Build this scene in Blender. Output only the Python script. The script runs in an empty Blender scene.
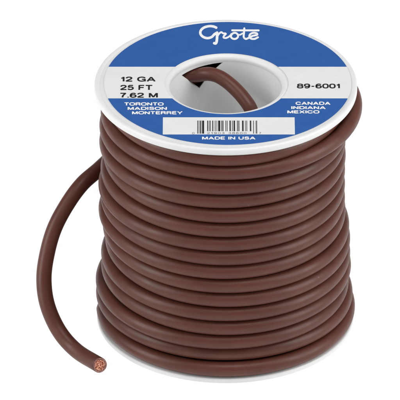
import bpy, bmesh, math, random
import numpy as np
from mathutils import Vector

random.seed(4)
rng = np.random.default_rng(7)
S = 0.00025                      # metres per drawing unit (the reel is 65 mm across)
sc = bpy.context.scene

# ------------------------------------------------------------------ camera
ELEV = math.asin(0.508)
CE, SE = math.cos(ELEV), math.sin(ELEV)
DIST = 8000.0
cam_d = bpy.data.cameras.new('camera')
cam = bpy.data.objects.new('camera', cam_d)
sc.collection.objects.link(cam)
tgt = Vector((-25.5, 0, 135.9))
cam.location = (tgt + Vector((0, -CE, SE)) * DIST) * S
cam.rotation_euler = (math.pi / 2 - ELEV, 0, 0)
cam_d.sensor_width = 36
cam_d.lens = 36 * DIST / 400
cam_d.clip_start = 0.1
cam_d.clip_end = 100
sc.camera = cam

# ------------------------------------------------------------------ world, lamps, exposure
W = bpy.data.worlds.new('World'); sc.world = W; W.use_nodes = True
bg = W.node_tree.nodes['Background']
bg.inputs['Color'].default_value = (0.96, 0.98, 1.0, 1)
bg.inputs['Strength'].default_value = 0.19

def area(name, loc, aim, size, size_y, power, col=(1, 1, 1)):
    l = bpy.data.lights.new(name, 'AREA'); l.shape = 'RECTANGLE'
    l.size = size; l.size_y = size_y; l.energy = power; l.color = col
    o = bpy.data.objects.new(name, l); sc.collection.objects.link(o)
    o.location = loc
    o.rotation_euler = (Vector(aim) - Vector(loc)).to_track_quat('-Z', 'Y').to_euler()
    return o
aim = (0, 0, 0.035)
area('softbox_left', (-0.56, -0.17, 0.30), aim, 0.30, 0.50, 2.55, (1, 0.995, 0.985))
area('softbox_right', (0.56, -0.15, 0.32), aim, 0.30, 0.50, 2.6, (1, 0.995, 0.985))
area('softbox_top', (0.06, -0.14, 0.62), aim, 0.34, 0.34, 1.6)

sc.view_settings.view_transform = 'Standard'
sc.view_settings.look = 'None'
sc.view_settings.exposure = 0
sc.view_settings.gamma = 1
sc.render.engine = 'CYCLES'

# ------------------------------------------------------------------ helpers
def link(name, me, mat=None, parent=None):
    o = bpy.data.objects.new(name, me); sc.collection.objects.link(o)
    if mat: me.materials.append(mat)
    if parent: o.parent = parent
    return o

def mesh(name, verts, faces, smooth=True):
    me = bpy.data.meshes.new(name)
    me.from_pydata([tuple(float(c) * S for c in v) for v in verts], [], faces)
    me.update()
    if smooth:
        me.polygons.foreach_set('use_smooth', [True] * len(me.polygons))
    return me

def lathe(name, prof, n=192, closed=True, smooth_angle=35):
    """revolve a closed (r, z) profile round the z axis"""
    vs, fs = [], []
    m = len(prof)
    for k in range(n):
        a = 2 * math.pi * k / n
        for r, z in prof:
            vs.append((r * math.cos(a), r * math.sin(a), z))
    for k in range(n):
        k2 = (k + 1) % n
        for j in range(m if closed else m - 1):
            j2 = (j + 1) % m
            fs.append((k * m + j, k2 * m + j, k2 * m + j2, k * m + j2))
    me = mesh(name, vs, fs)
    bm = bmesh.new(); bm.from_mesh(me)
    bmesh.ops.recalc_face_normals(bm, faces=bm.faces)
    for e in bm.edges:
        if len(e.link_faces) == 2 and e.calc_face_angle(0) > math.radians(smooth_angle):
            e.smooth = False
    bm.to_mesh(me); bm.free()
    return me

def arc(cx, cz, r, a0, a1, n=6):
    return [(cx + r * math.cos(math.radians(a0 + (a1 - a0) * i / n)),
             cz + r * math.sin(math.radians(a0 + (a1 - a0) * i / n))) for i in range(n + 1)]

def catmull(P, per=12):
    P = np.asarray(P, float)
    P = np.vstack([2 * P[0] - P[1], P, 2 * P[-1] - P[-2]])
    out = []
    for i in range(1, len(P) - 2):
        p0, p1, p2, p3 = P[i - 1:i + 3]
        for k in range(per):
            t = k / per
            out.append(0.5 * ((2 * p1) + (-p0 + p2) * t + (2 * p0 - 5 * p1 + 4 * p2 - p3) * t * t
                              + (-p0 + 3 * p1 - 3 * p2 + p3) * t ** 3))
    out.append(P[-2])
    return np.array(out)

# ------------------------------------------------------------------ materials
class NT:
    def __init__(self, name):
        self.m = bpy.data.materials.new(name); self.m.use_nodes = True
        self.t = self.m.node_tree; self.n = self.t.nodes
        self.b = self.n['Principled BSDF']
    def node(self, typ, **kw):
        nd = self.n.new(typ)
        for k, v in kw.items(): setattr(nd, k, v)
        return nd
    def put(self, sock, v):
        if hasattr(v, 'is_output') or isinstance(v, bpy.types.NodeSocket): self.t.links.new(v, sock)
        else: sock.default_value = v
    def math(self, op, a, b=None, clamp=False):
        nd = self.node('ShaderNodeMath', operation=op, use_clamp=clamp)
        self.put(nd.inputs[0], a)
        if b is not None: self.put(nd.inputs[1], b)
        return nd.outputs[0]
    def mix(self, f, a, b):
        nd = self.node('ShaderNodeMix', data_type='RGBA')
        self.put(nd.inputs[0], f); self.put(nd.inputs[6], a); self.put(nd.inputs[7], b)
        return nd.outputs[2]
    def coord(self):
        return self.node('ShaderNodeTexCoord').outputs['Object']
    def noise(self, scale, detail=3, rough=0.5, vec=None):
        nd = self.node('ShaderNodeTexNoise')
        nd.inputs['Scale'].default_value = scale; nd.inputs['Detail'].default_value = detail
        nd.inputs['Roughness'].default_value = rough
        self.t.links.new(vec if vec is not None else self.coord(), nd.inputs['Vector'])
        return nd.outputs['Fac']
    def ramp(self, f, stops):
        nd = self.node('ShaderNodeValToRGB')
        self.t.links.new(f, nd.inputs[0])
        el = nd.color_ramp.elements
        while len(el) < len(stops): el.new(0.5)
        for e, (p, c) in zip(el, stops): e.position = p; e.color = c
        return nd.outputs[0]
    def bump(self, h, strength, dist):
        nd = self.node('ShaderNodeBump')
        nd.inputs['Strength'].default_value = strength; nd.inputs['Distance'].default_value = dist
        self.t.links.new(h, nd.inputs['Height'])
        self.t.links.new(nd.outputs[0], self.b.inputs['Normal'])

def g(v): return (v, v, v, 1)

def mat_plastic(name='white_reel_plastic', k=1.0):
    N = NT(name)
    f = N.noise(90, 4)
    N.t.links.new(N.ramp(f, [(0.3, (0.74 * k, 0.75 * k, 0.745 * k, 1)), (0.7, (0.79 * k, 0.795 * k, 0.79 * k, 1))]), N.b.inputs['Base Color'])
    N.b.inputs['Roughness'].default_value = 0.42
    N.b.inputs['Subsurface Weight'].default_value = 0.25
    N.b.inputs['Subsurface Radius'].default_value = (0.002, 0.002, 0.002)
    N.b.inputs['Subsurface Scale'].default_value = 1.0
    N.bump(N.noise(900, 3), 0.12, 0.0001)
    return N.m

def mat_cable():
    N = NT('brown_pvc_insulation')
    f = N.noise(110, 6, 0.7)
    base = N.ramp(f, [(0.3, (0.090, 0.026, 0.0165, 1)), (0.7, (0.122, 0.037, 0.0245, 1))])
    v = N.node('ShaderNodeTexVoronoi'); v.inputs['Scale'].default_value = 420
    N.t.links.new(N.coord(), v.inputs['Vector'])
    speck = N.math('LESS_THAN', v.outputs['Distance'], 0.085)
    gate = N.math('GREATER_THAN', N.noise(160, 2), 0.64)
    sp = N.math('MULTIPLY', N.math('MULTIPLY', speck, gate), 0.18)
    N.t.links.new(N.mix(sp, base, (0.42, 0.33, 0.30, 1)), N.b.inputs['Base Color'])
    N.t.links.new(N.ramp(N.noise(260, 3), [(0.3, g(0.37)), (0.75, g(0.50))]), N.b.inputs['Roughness'])
    N.b.inputs['Specular IOR Level'].default_value = 0.38
    N.bump(N.noise(700, 4, 0.6), 0.16, 0.00012)
    return N.m

def mat_cut():
    N = NT('cut_insulation')
    N.t.links.new(N.ramp(N.noise(2500, 4, 0.7), [(0.35, (0.16, 0.055, 0.04, 1)), (0.65, (0.48, 0.25, 0.20, 1))]), N.b.inputs['Base Color'])
    N.b.inputs['Roughness'].default_value = 0.6
    N.bump(N.noise(3000, 3), 0.5, 0.0002)
    return N.m

def mat_copper():
    N = NT('bare_copper')
    N.t.links.new(N.ramp(N.noise(1800, 3), [(0.3, (0.74, 0.28, 0.17, 1)), (0.7, (0.98, 0.60, 0.44, 1))]), N.b.inputs['Base Color'])
    N.b.inputs['Metallic'].default_value = 0.85
    N.b.inputs['Roughness'].default_value = 0.34
    return N.m

def mat_label():
    N = NT('printed_paper')
    sep = N.node('ShaderNodeSeparateXYZ'); N.t.links.new(N.coord(), sep.inputs[0])
    x, y = sep.outputs[0], sep.outputs[1]
    def inside(a, lo, hi):
        return N.math('MULTIPLY', N.math('GREATER_THAN', a, lo * S), N.math('LESS_THAN', a, hi * S))
    band = inside(y, -29.3, 34.0)
    box = N.math('MULTIPLY', inside(x, -62, 67.6), inside(y, -100.5, -66.8))
    white = N.math('MAXIMUM', band, box)
    f = N.noise(260, 4, 0.6)
    blue = N.ramp(f, [(0.3, (0.021, 0.100, 0.350, 1)), (0.7, (0.025, 0.111, 0.375, 1))])
    paper = N.ramp(f, [(0.3, (0.75, 0.75, 0.75, 1)), (0.7, (0.79, 0.79, 0.79, 1))])
    N.t.links.new(N.mix(white, blue, paper), N.b.inputs['Base Color'])
    N.b.inputs['Roughness'].default_value = 0.5
    N.b.inputs['Specular IOR Level'].default_value = 0.35
    N.bump(N.noise(1500, 3), 0.06, 0.00005)
    return N.m

def mat_ink(name, col, r=0.5):
    N = NT(name)
    c2 = tuple(min(1, c * 1.12 + 0.004) for c in col)
    N.t.links.new(N.ramp(N.noise(900, 3), [(0.3, (*col, 1)), (0.7, (*c2, 1))]), N.b.inputs['Base Color'])
    N.b.inputs['Roughness'].default_value = r
    N.b.inputs['Specular IOR Level'].default_value = 0.3
    return N.m

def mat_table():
    N = NT('white_tabletop_added_glow')
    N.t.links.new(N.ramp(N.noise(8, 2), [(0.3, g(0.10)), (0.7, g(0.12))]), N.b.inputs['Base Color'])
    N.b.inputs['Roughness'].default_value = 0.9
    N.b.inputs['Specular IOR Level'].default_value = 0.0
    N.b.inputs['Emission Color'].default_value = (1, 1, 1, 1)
    N.b.inputs['Emission Strength'].default_value = 0.96  # made-up glow: keeps the surface pure white and hides contact shadows
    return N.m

M_pl, M_cab, M_cut, M_cu, M_lab = mat_plastic(), mat_cable(), mat_cut(), mat_copper(), mat_label()
M_black, M_white, M_grey = mat_ink('black_ink', (0.012, 0.012, 0.013)), mat_ink('white_ink', (0.80, 0.80, 0.81)), mat_ink('grey_ink', (0.30, 0.30, 0.29))
M_dgrey = mat_ink('dark_grey_ink', (0.11, 0.11, 0.11))

# ------------------------------------------------------------------ setting: one white table top, its glow added to wash out shadows
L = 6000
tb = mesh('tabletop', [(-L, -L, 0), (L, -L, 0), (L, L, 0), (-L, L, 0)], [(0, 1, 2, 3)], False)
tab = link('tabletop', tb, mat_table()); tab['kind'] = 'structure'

# ------------------------------------------------------------------ the reel
H = 270.0
R = 130.4
spool = bpy.data.objects.new('spool', None); sc.collection.objects.link(spool)
spool['label'] = 'white plastic reel with blue and white round label, full of brown cable'
spool['category'] = 'spool'
RI = 55.5

def flange_top():
    z0, z1 = H - 7.6, H
    p = []
    p += arc(R - 2.2, z0 + 2.2, 2.2, -90, 0, 5)
    p += arc(R - 1.8, z1 - 1.8, 1.8, 0, 90, 5)
    p += [(126.2, z1), (125.6, z1 - 0.25), (125.2, z1 - 0.7), (62, z1 - 0.7), (60.6, z1 - 0.5)]
    p += arc(60.4, z1 - 4.9, 4.9, 90, 180, 8)
    p += [(RI, z1 - 6.5), (RI + 1.8, z1 - 6.5), (RI + 1.8, z0)]
    return p
def flange_bottom():
    z0, z1 = 0.0, 5.2
    p = arc(129.6 - 1.8, z0 + 1.8, 1.8, -90, 0, 5)
    p += arc(129.6 - 1.8, z1 - 1.8, 1.8, 0, 90, 5)
    p += [(RI + 1.8, z1), (RI + 1.8, 6.5), (RI, 6.5), (RI, 0.0)]
    return p
f1 = link('flange', lathe('flange', flange_top()), M_pl, spool)
f1['label'] = 'upper white disc carrying the printed label'
f2 = link('flange', lathe('flange', flange_bottom()), M_pl, spool)
f2['label'] = 'lower white disc standing on the table'

# hollow core with the three-cornered slit that the inner cable end comes through
core_me = lathe('core', [(RI, 6.5), (RI + 1.8, 6.5), (RI + 1.8, H - 6.5), (RI, H - 6.5)], n=160)
core = link('core', core_me, mat_plastic('reel_plastic_brightened', 1.16), spool)  # same white plastic, colour lightened to stand in for light in the bore
tri = [(-44, 42, 258.0), (-38.2, 46, 260.0), (-2.0, 60, 262.5), (-22.5, 56, 237)]
def prism():
    P = [(-41.5, 259.8), (-2.2, 262.6), (-23.0, 236.5)]
    vs = [(x, 20, z) for x, z in P] + [(x * 1.28, 80, z) for x, z in P]
    return mesh('cutter', vs, [(0, 1, 2), (5, 4, 3), (0, 3, 4, 1), (1, 4, 5, 2), (2, 5, 3, 0)], False)
cut = link('cutter', prism())
bm = bmesh.new(); bm.from_mesh(cut.data); bmesh.ops.recalc_face_normals(bm, faces=bm.faces); bm.to_mesh(cut.data); bm.free()
md = core.modifiers.new('slit', 'BOOLEAN'); md.operation = 'DIFFERENCE'; md.object = cut; md.solver = 'EXACT'
dg = bpy.context.evaluated_depsgraph_get(); dg.update()
newme = bpy.data.meshes.new_from_object(core.evaluated_get(dg))
core.modifiers.clear(); core.data = newme
bpy.data.objects.remove(cut)
print('core verts', len(newme.vertices))

# label disc (paper ring lying in the recess of the upper disc); its own origin is the reel's axis
LX, LY, LR = 2.0, 2.6, 122.6
def label_mesh():
    n = 256; vs, fs = [], []
    zt = H - 0.2; zb = H - 0.65
    rings = [(61.2, zb, 0), (61.2, zt, 0), (LR, zt, 1), (LR, zb, 1)]
    for k in range(n):
        a = 2 * math.pi * k / n
        for r, z, w in rings:
            vs.append((r * math.cos(a) + (LX if w else 1.2), r * math.sin(a) + (LY if w else 0.6), z))
    for k in range(n):
        k2 = (k + 1) % n
        for j in range(3):
            fs.append((k * 4 + j, k2 * 4 + j, k2 * 4 + j + 1, k * 4 + j + 1))
    me = mesh('label', vs, fs, False)
    bm = bmesh.new(); bm.from_mesh(me); bmesh.ops.recalc_face_normals(bm, faces=bm.faces); bm.to_mesh(me); bm.free()
    return me
label = link('label', label_mesh(), M_lab, spool)
label['label'] = 'round blue paper label with a white band and bar code box'
ZP = H - 0.2
def LP(x, y):      # artwork coordinates -> the label's plane
    return (x - 225.5, (84.3 - y) / 0.508)

# wide bold sans letters drawn as strokes in a box 0..w by 0..1 (x right, y up)
def oval(w, h=1.0, y0=0.0, a0=0, a1=360, n=28, e=2.6):
    out = []
    for i in range(n + 1):
        a = math.radians(a0 + (a1 - a0) * i / n)
        c, s_ = math.cos(a), math.sin(a)
        out.append((w / 2 + w / 2 * math.copysign(abs(c) ** (2 / e), c), y0 + h / 2 + h / 2 * math.copysign(abs(s_) ** (2 / e), s_)))
    return out
GL = {
 '0': (.60, [oval(.60)]), 'O': (.86, [oval(.86)]),
 '1': (.34, [[(0, .74), (.18, .80), (.27, 1.06)], [(.27, 1.06), (.27, -.06)]]),
 '2': (.60, [[(.02, .70), (.05, .86), (.17, .98), (.32, 1.0), (.48, .96), (.57, .82), (.55, .64), (.42, .46), (.22, .28), (.05, .10), (.02, 0)], [(-.04, 0), (.66, 0)]]),
 '3': (.58, [[(.02, .78), (.10, .94), (.28, 1), (.46, .95), (.53, .78), (.46, .60), (.26, .54)], [(.26, .54), (.48, .48), (.57, .28), (.50, .08), (.30, 0), (.10, .05), (.01, .24)]]),
 '5': (.60, [[(.60, 1), (.12, 1)], [(.12, 1), (.06, .50)], [(.06, .50), (.20, .60), (.38, .62), (.54, .52), (.59, .32), (.52, .10), (.32, 0), (.12, .04), (.01, .22)]]),
 '6': (.60, [[(.56, .82), (.46, .96), (.30, 1), (.12, .90), (.03, .66), (.01, .40), (.05, .14), (.18, .01), (.34, 0), (.52, .08), (.59, .30), (.52, .52), (.34, .60), (.14, .54), (.04, .38)]]),
 '7': (.58, [[(-.04, 1), (.58, 1)], [(.58, 1), (.40, .72), (.26, .38), (.20, -.06)]]),
 '8': (.60, [[(x + .04, y) for x, y in oval(.52, .46, .54)], oval(.60, .54, 0)]),
 '9': (.60, [[(.04, .18), (.14, .04), (.30, 0), (.48, .10), (.57, .34), (.59, .60), (.55, .86), (.42, .99), (.26, 1), (.08, .92), (.01, .70), (.08, .48), (.26, .40), (.46, .46), (.56, .62)]]),
 '.': (.06, [[(.03, -.07), (.03, .10)]]), '-': (.34, [[(0, .42), (.34, .42)]]),
 'G': (.84, [[(.80, .74), (.70, .92), (.48, 1.0), (.26, .96), (.08, .80), (.02, .5), (.08, .2), (.24, .04), (.46, 0), (.66, .06), (.80, .22)], [(.80, -.06), (.80, .46)], [(.88, .46), (.46, .46)]]),
 'A': (.84, [[(0, -.06), (.42, 1.02)], [(.42, 1.02), (.84, -.06)], [(.16, .28), (.68, .28)]]),
 'F': (.60, [[(.04, -.07), (.04, 1.07)], [(.04, 1), (.62, 1)], [(.04, .50), (.56, .50)]]),
 'T': (.70, [[(-.04, 1), (.74, 1)], [(.35, 1), (.35, -.07)]]),
 'M': (.90, [[(.04, -.07), (.04, 1.06)], [(.08, 1.02), (.45, .0)], [(.45, .0), (.82, 1.02)], [(.86, 1.06), (.86, -.07)]]),
 'R': (.76, [[(.04, -.07), (.04, 1.07)], [(.04, 1), (.50, 1), (.66, .92), (.70, .74), (.64, .56), (.48, .49), (.04, .49)], [(.46, .49), (.62, .40), (.68, .20), (.74, -.06)]]),
 'N': (.78, [[(.04, -.07), (.04, 1.07)], [(.06, 1.0), (.72, 0)], [(.74, -.07), (.74, 1.07)]]),
 'D': (.80, [[(.04, -.07), (.04, 1.07)], [(.04, 1), (.42, 1), (.64, .92), (.77, .72), (.79, .5), (.77, .28), (.64, .08), (.42, 0), (.04, 0)]]),
 'I': (.08, [[(.04, -.07), (.04, 1.07)]]),
 'S': (.72, [[(.68, .74), (.58, .93), (.36, 1.0), (.14, .94), (.06, .76), (.14, .60), (.36, .53), (.60, .45), (.70, .26), (.60, .07), (.36, 0), (.12, .06), (.02, .26)]]),
 'E': (.66, [[(.04, -.07), (.04, 1.07)], [(.04, 1), (.68, 1)], [(.04, .51), (.62, .51)], [(.04, 0), (.70, 0)]]),
 'Y': (.80, [[(0, 1.05), (.40, .44)], [(.80, 1.05), (.40, .44)], [(.40, .47), (.40, -.07)]]),
 'C': (.82, [[(.80, .70), (.68, .92), (.46, 1.0), (.24, .95), (.07, .78), (.02, .5), (.07, .22), (.24, .05), (.46, 0), (.68, .08), (.80, .30)]]),
 'X': (.80, [[(0, 1.05), (.80, -.05)], [(.80, 1.05), (0, -.05)]]),
 'U': (.80, [[(.04, 1.07), (.04, .36), (.12, .10), (.40, 0), (.68, .10), (.76, .36), (.76, 1.07)]]),
 ' ': (.22, []),
}
def lettering(txt, x0, x1, y0, y1, mat, name='lettering', bold=0.205, space=0.24):
    """one line of print fitted between x0..x1 and y0 (top)..y1 (baseline) of the artwork"""
    hw = bold / 2
    vs, fs = [], []
    pen = 0.0; q = 0
    for ch in txt:
        w, strokes = GL[ch]
        for st in strokes:
            q += 1
            C = np.array(st, float); C[:, 1] = hw + C[:, 1] * (1 - 2 * hw)
            if len(C) == 2 and C[0, 0] == C[1, 0]:
                C[:, 1] = np.clip(C[:, 1], 0, 1)
            C[:, 1] = np.clip(C[:, 1], hw if len(C) > 2 and abs(C[0, 0] - C[-1, 0]) < .01 and len(C) > 20 else 0, 1)
            if 2 < len(C) < 20: C = catmull(C, 4)
            C[:, 0] += pen
            T = np.gradient(C, axis=0); T /= np.linalg.norm(T, axis=1)[:, None]
            Nn = np.stack([-T[:, 1], T[:, 0]], 1)
            base = len(vs)
            for c, nn in zip(C, Nn):
                for s_ in (-1, 1):
                    vs.append((c[0] + nn[0] * hw * s_, c[1] + nn[1] * hw * s_, 0.10 + 0.012 * (q % 6)))
            for i in range(len(C) - 1):
                a = base + 2 * i
                fs.append((a, a + 2, a + 3, a + 1))
        pen += w + space
    co = np.array(vs); lo, hi = co.min(0), co.max(0)
    (u0, vt), (u1, vb) = LP(x0, y0), LP(x1, y1)
    co[:, 0] = u0 + (co[:, 0] - lo[0]) / (hi[0] - lo[0]) * (u1 - u0)
    co[:, 1] = vb + (co[:, 1] - lo[1]) / (hi[1] - lo[1]) * (vt - vb)
    co[:, 2] += ZP
    me = mesh(name, co, fs, False)
    o = link(name, me, mat, label)
    return o

lettering('12 GA', 121.7, 156, 77.2, 82.3, M_black)
lettering('25 FT', 121.0, 152.7, 85.6, 90.9, M_black)
lettering('7.62 M', 121.2, 158.3, 93.6, 98.6, M_black)
lettering('89-6001', 296.0, 338.6, 84.3, 89.2, M_black)
lettering('TORONTO', 125.4, 164.2, 103.3, 106.6, M_white, bold=0.225)
lettering('MADISON', 128.6, 167.4, 107.8, 111.0, M_white, bold=0.225)
lettering('MONTERREY', 133.0, 182.8, 112.2, 115.4, M_white, bold=0.225)
lettering('CANADA', 294.3, 328.8, 102.6, 105.9, M_white, bold=0.225)
lettering('INDIANA', 290.0, 324.0, 107.1, 110.2, M_white, bold=0.225)
lettering('MEXICO', 286.0, 317.8, 111.3, 114.5, M_white, bold=0.225)
lettering('MADE IN USA', 202.0, 254.4, 137.5, 140.6, M_white, bold=0.225)
lettering('0', 192.3, 194.5, 133.2, 135.2, M_dgrey, bold=0.11)
lettering('21903', 207.0, 224.0, 133.1, 135.0, M_dgrey, bold=0.11, space=0.4)
lettering('38600', 228.0, 245.5, 133.1, 135.0, M_dgrey, bold=0.11, space=0.4)
lettering('7', 258.0, 260.0, 133.2, 135.2, M_dgrey, bold=0.11)

def barcode():
    A = [(197.4, .7, 1), (198.9, .5, 1), (200.2, 1.0, 1), (202.1, 1.9, 1),
         (207.1, .9, 0), (208.9, .5, 0), (209.9, .6, 0), (212.1, .9, 0),
         (214.6, .6, 0), (216.3, .5, 0), (217.9, 2.0, 0), (221.0, .7, 0), (222.2, .8, 0), (225.0, .6, 0), (226.4, .6, 0),
         (229.0, 1.2, 0), (231.5, .6, 0), (233.0, 1.4, 0), (236.4, .7, 0), (237.8, .8, 0), (241.4, 1.4, 0),
         (244.4, .5, 0), (245.7, .6, 0), (249.0, .9, 0), (250.0, .4, 0), (252.3, .6, 1), (254.8, .5, 1), (255.6, .5, 1)]
    vs, fs = [], []
    for x, w, lng in A:
        a = LP(x, 121.6); b = LP(x + w, 134.6 if lng else 132.2)
        k = len(vs)
        vs += [(a[0], b[1], ZP + .12), (b[0], b[1], ZP + .12), (b[0], a[1], ZP + .12), (a[0], a[1], ZP + .12)]
        fs.append((k, k + 1, k + 2, k + 3))
    return mesh('barcode', vs, fs, False)
link('barcode', barcode(), M_black, label)

def script():
    """the maker's name in joined script: flattened strokes"""
    A = lambda X, Y: (196 + X / 12.5, 20 + Y / 12.5)
    B = lambda X, Y: (228 + X / 12.5, 20 + Y / 12.5)
    st = [
        ([A(256, 84), A(215, 67), A(160, 64), A(100, 82), A(62, 117), A(55, 160), A(85, 200), A(140, 219), A(195, 205), A(232, 168), A(266, 146)], 1.15),
        ([A(262, 148), A(264, 200), A(258, 262), A(246, 288), A(226, 284)], 1.2),
        ([A(266, 196), A(292, 158), A(318, 142), A(338, 156), A(374, 162), A(350, 190), A(346, 212), A(372, 218), A(402, 206), B(28, 188), B(45, 165)], 0.85),
        ([B(70, 152), B(46, 172), B(38, 202), B(60, 226), B(96, 228), B(124, 205), B(122, 172), B(98, 152), B(70, 152)], 0.9),
        ([B(118, 172), B(150, 176), B(182, 158)], 0.75),
        ([B(206, 92), B(201, 150), B(198, 205), B(222, 229), B(256, 218), B(310, 190), B(362, 178), B(362, 158), B(320, 150), B(282, 166), B(268, 198), B(290, 226), B(336, 228), B(376, 208)], 0.9),
        ([B(52, 118), B(386, 119)], 0.9),
    ]
    vs, fs = [], []
    for q, (pts, w) in enumerate(st):
        w *= 1.12
        C = catmull(pts, 6); n = len(C)
        T = np.gradient(C, axis=0); T /= np.linalg.norm(T, axis=1)[:, None]
        Nn = np.stack([-T[:, 1], T[:, 0]], 1)
        base = len(vs)
        # rounded ends: shrink the width at the first and last sample
        C = np.vstack([C[0] - T[0] * w * .8, C[0] - T[0] * w * .4, C, C[-1] + T[-1] * w * .4, C[-1] + T[-1] * w * .8])
        Nn = np.vstack([Nn[0], Nn[0], Nn, Nn[-1], Nn[-1]])
        ww = np.full(len(C), w); ww[[0, -1]] *= .45; ww[[1, -2]] *= .9
        for c, nn, wi in zip(C, Nn, ww):
            for s, h in ((-1, 0), (-.7, .22), (0, .34), (.7, .22), (1, 0)):
                u, v = LP(c[0] + nn[0] * wi * s, c[1] + nn[1] * wi * s)
                vs.append((u, v, ZP + 0.03 + h * 0.6 + q * 0.004))
        for i in range(len(C) - 1):
            for j in range(4):
                a = base + i * 5 + j
                fs.append((a, a + 1, a + 6, a + 5))
    return mesh('brand_lettering', vs, fs, True)
link('brand_lettering', script(), M_white, label)

# ------------------------------------------------------------------ the cable
cable = bpy.data.objects.new('cable', None); sc.collection.objects.link(cable)
cable['label'] = 'brown insulated copper cable wound in many turns, its cut end curling out at left'
cable['category'] = 'cable'

CR = 7.65                       # cable radius in the coil
P = 16.2                       # pitch
def zt(i): return 256.5 - (i - 1) * P
# outer layer, turns 1 (top) .. 16 (bottom): distance of the cable's centre from the axis at left / front / right / back
gy = [165.6, 179.4, 195, 207, 221.4, 236.4, 249.6, 265.5, 278.5, 293, 307, 322, 334, 349, 359, 375.5]
rl = [113, 116.5, 118.3, 117, 116.4, 117, 118.2, 119, 118.6, 115.2, 114.4, 116.4, 118.2, 122, 122.2, 122.4]
rr = [115, 128, 114, 111.6, 112, 111.5, 111.6, 111.7, 112.5, 116.3, 117.4, 117.6, 118.5, 116.3, 120.5, 123]
rf = []
for i, gg in enumerate(gy):
    s = 1 + (zt(i + 1) - 135.9) * SE / DIST
    rf.append((gg - 7.4 - 317 + CE * zt(i + 1) * s) / SE)
rf = [min(123.5, max(115, r)) for r in rf]
print('front radii', [round(r, 1) for r in rf])
ctrl = []       # (theta in turns, r, z); theta: left .5, front .75, right 1.0, back 1.25
th = 0.5
# inner layers, from the slit outwards
def layer(r, down, th, rb=0):
    c = []
    order = range(1, 17) if down else range(16, 0, -1)
    for i in order:
        for q in range(4):
            dz = -P / 4 * q if down else P / 4 * q
            z = zt(i) + dz
            c.append((th, r, min(256.5, max(13.5, z)))); th += .25
    return c, th
inner = []
for r, dn in ((68.5, True), (84, False), (99.5, True)):
    c, th = layer(r, dn, th); inner += c
outer = []
# how far each turn sits off its even place at the left (height, radius): the winding is uneven there
dl = [(0, 0), (-1, 0), (.5, -.5), (-2, 1.5), (1.5, -3), (.5, 0), (-2, 1.5), (1, -2.5), (2, 1), (-.5, 0), (1, -2), (-1, 1),
      (1.5, -1.5), (-1, 1), (-1, .5), (0, 0)]
for i in range(16, 0, -1):
    z = zt(i); j = i - 1
    zup = z + P if i > 1 else z
    n = lambda s: float(rng.normal(0, s))
    rb = (rl[max(j - 1, 0)] + rr[j]) / 2
    outer.append((th, rl[j] + dl[j][1] * .75, z + dl[j][0] * .75)); th += .25
    outer.append((th, rf[j], z + n(.25))); th += .25
    outer.append((th, rr[j], z + n(.8) + (6.5 if i == 2 else 0))); th += .25
    outer.append((th, rb if i > 1 else 127.5, (z + zup) / 2 - (10 if i == 1 else 0))); th += .25
inner = np.array(inner); outer = np.array(outer)
A1 = catmull(inner, 10); A2 = catmull(outer, 26)
def cart(A):
    a = A[:, 0] * 2 * math.pi
    return np.stack([A[:, 1] * np.cos(a), A[:, 1] * np.sin(a), A[:, 2]], 1)
C1, C2 = cart(A1), cart(A2)

def scr(x, y, d):
    """artwork point and depth behind the axis -> (x, depth, height)"""
    return (x - 225.5, d, (317 - y - SE * d) / CE)
# the short inner end: inside the core, up and out through the slit
inn = catmull([(34, -12, 110), (34.4, -11, 130), (34.5, -9, 150), (34.3, -7, 168), (33.5, -4.5, 184), (32, -1.5, 199), (30, 2, 213), (27.6, 5.8, 225), scr(250.2, 109, 10), scr(244, 99.4, 17), scr(237, 91.3, 24), scr(228, 83, 32),
               scr(218, 76.6, 38.5), scr(208, 74.2, 43), scr(198, 75.2, 47.5), (-38, 49, 251.5), (-47, 48, 249), (-58, 38, 250), (-66.5, 16, 254)], 10)
d = 0
tail = [(-97, 92, 162), (-112, 70, 148.5), scr(99.7, 168, 43), scr(82.3, 183.5, 22), scr(67.8, 203, 8), scr(54.6, 227.6, -7),
        scr(47.0, 253.5, -20), scr(43.8, 279, -34), scr(47.3, 305, -48), scr(59.0, 331, -62), scr(76.5, 350.5, -80), scr(100.1, 364.5, -110)]
tailpts = np.vstack([C2[-1] + (C2[-1] - C2[-3]) * 0.0, [(-42, 128, 216), (-76, 112, 184)], tail])
TL = catmull(tailpts, 14)
path = np.vstack([inn[:-1], C1, C2[:-1], TL])
rad = np.concatenate([np.full(len(inn) - 1, 7.0), np.full(len(C1), CR), np.full(len(C2) - 1, CR), np.full(len(TL), 7.75)])
# soften the change of radius
k = 25; ker = np.ones(k) / k
rad = np.convolve(np.pad(rad, k // 2, 'edge'), ker, 'valid')
rad[:len(inn) - 30] = 7.0

def tube(path, rad, n=20):
    T = np.gradient(path, axis=0); T /= np.linalg.norm(T, axis=1)[:, None]
    N = np.zeros_like(T)
    a = np.cross(T[0], (0, 0, 1.0)); 
    if np.linalg.norm(a) < .1: a = np.cross(T[0], (1.0, 0, 0))
    N[0] = a / np.linalg.norm(a)
    for i in range(1, len(T)):
        v = N[i - 1] - T[i] * np.dot(N[i - 1], T[i]); N[i] = v / np.linalg.norm(v)
    Bn = np.cross(T, N)
    ang = np.linspace(0, 2 * math.pi, n, endpoint=False)
    V = path[:, None, :] + rad[:, None, None] * (np.cos(ang)[None, :, None] * N[:, None, :] + np.sin(ang)[None, :, None] * Bn[:, None, :])
    F = []
    m = len(path)
    for i in range(m - 1):
        for j in range(n):
            j2 = (j + 1) % n
            F.append((i * n + j, i * n + j2, (i + 1) * n + j2, (i + 1) * n + j))
    return V.reshape(-1, 3), F, T, N, Bn
NS = 24
V, F, T, N, Bn = tube(path, rad, NS)
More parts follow.
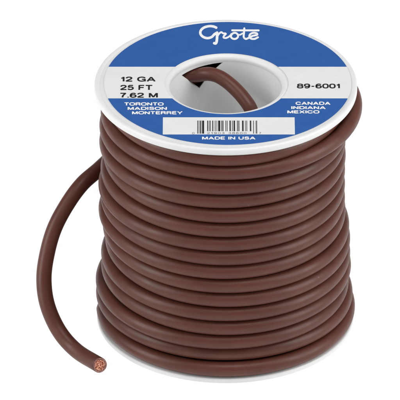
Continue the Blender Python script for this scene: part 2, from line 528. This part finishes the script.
# the sleeve's cut end: slightly rounded rim, then a flat ring down to the bore
m = len(path)
E, t, nn, bb = path[-1], T[-1], N[-1], Bn[-1]
ang = np.linspace(0, 2 * math.pi, NS, endpoint=False)
# snipped at a slant
slant = np.array([0.2, -CE, SE]); slant = slant - t * np.dot(slant, t); slant /= np.linalg.norm(slant)
def cutoff(d): return -0.24 * float(np.dot(d, slant))
V = V.reshape(m, NS, 3)
for q in range(1, 6):
    wgt = max(0.0, 1 - (q - 1) / 5)
    for j in range(NS): V[m - q, j] += t * cutoff(V[m - q, j] - path[m - q]) * wgt
V = V.reshape(-1, 3)
extra = []
rings = [(7.45, .55), (6.8, .8), (6.3, .6), (5.8, .3), (5.55, -.4), (5.5, -6)]
for ri, (r, off) in enumerate(rings):
    for a in ang:
        rr_ = r * (1 + (0.035 * math.sin(3 * a + 1) if ri > 2 else 0))
        extra.append(E + t * (off + (cutoff(r * (math.cos(a) * nn + math.sin(a) * bb)) if ri < 5 else 0) + 0.35 * math.sin(2 * a + .6)) + rr_ * (math.cos(a) * nn + math.sin(a) * bb))
V = np.vstack([V, extra])
cutfaces = []
for q in range(len(rings)):
    for j in range(NS):
        j2 = (j + 1) % NS; o0 = (m - 1 + q) * NS; o1 = (m + q) * NS
        if q >= 1: cutfaces.append(len(F))
        F.append((o0 + j, o0 + j2, o1 + j2, o1 + j))
F.append(tuple(range(NS)))       # closes the hidden end inside the core
ins = mesh('insulation', V, F)
io = link('insulation', ins, M_cab, cable)
ins.materials.append(M_cut)
for f in cutfaces: ins.polygons[f].material_index = 1

# stranded copper core: strands packed in the bore, each a short rod with a snipped end
def strands():
    vs, fs = [], []
    pts = [(0, 0)]
    for ring, cnt in ((1.26, 6), (2.5, 12), (3.74, 18), (4.9, 24)):
        for q in range(cnt):
            a = 2 * math.pi * q / cnt + ring * .7
            pts.append((ring * math.cos(a), ring * math.sin(a)))
    for (a, b) in pts:
        a += random.uniform(-.12, .12); b += random.uniform(-.12, .12)
        c = E + nn * a + bb * b
        tip = cutoff(nn * a + bb * b) + random.uniform(.2, 1.2) - 0.04 * (a * a + b * b) * .5
        sl = (random.uniform(-.5, .5), random.uniform(-.5, .5))
        rr = random.uniform(0.58, 0.72)
        base = len(vs)
        for (off, r) in ((-6, rr), (tip - .2, rr), (tip, rr * .75)):
            for q in range(10):
                w = 2 * math.pi * q / 10
                du, dv = r * math.cos(w), r * math.sin(w)
                sk = (du * sl[0] + dv * sl[1]) if off > 0 else 0
                vs.append(c + nn * du + bb * dv + t * (off + sk))
        for lv in range(2):
            for q in range(10):
                q2 = (q + 1) % 10
                fs.append((base + lv * 10 + q, base + lv * 10 + q2, base + lv * 10 + 10 + q2, base + lv * 10 + 10 + q))
        fs.append(tuple(base + 20 + q for q in range(10)))
    return mesh('copper_core', vs, fs, False)
link('copper_core', strands(), M_cu, cable)
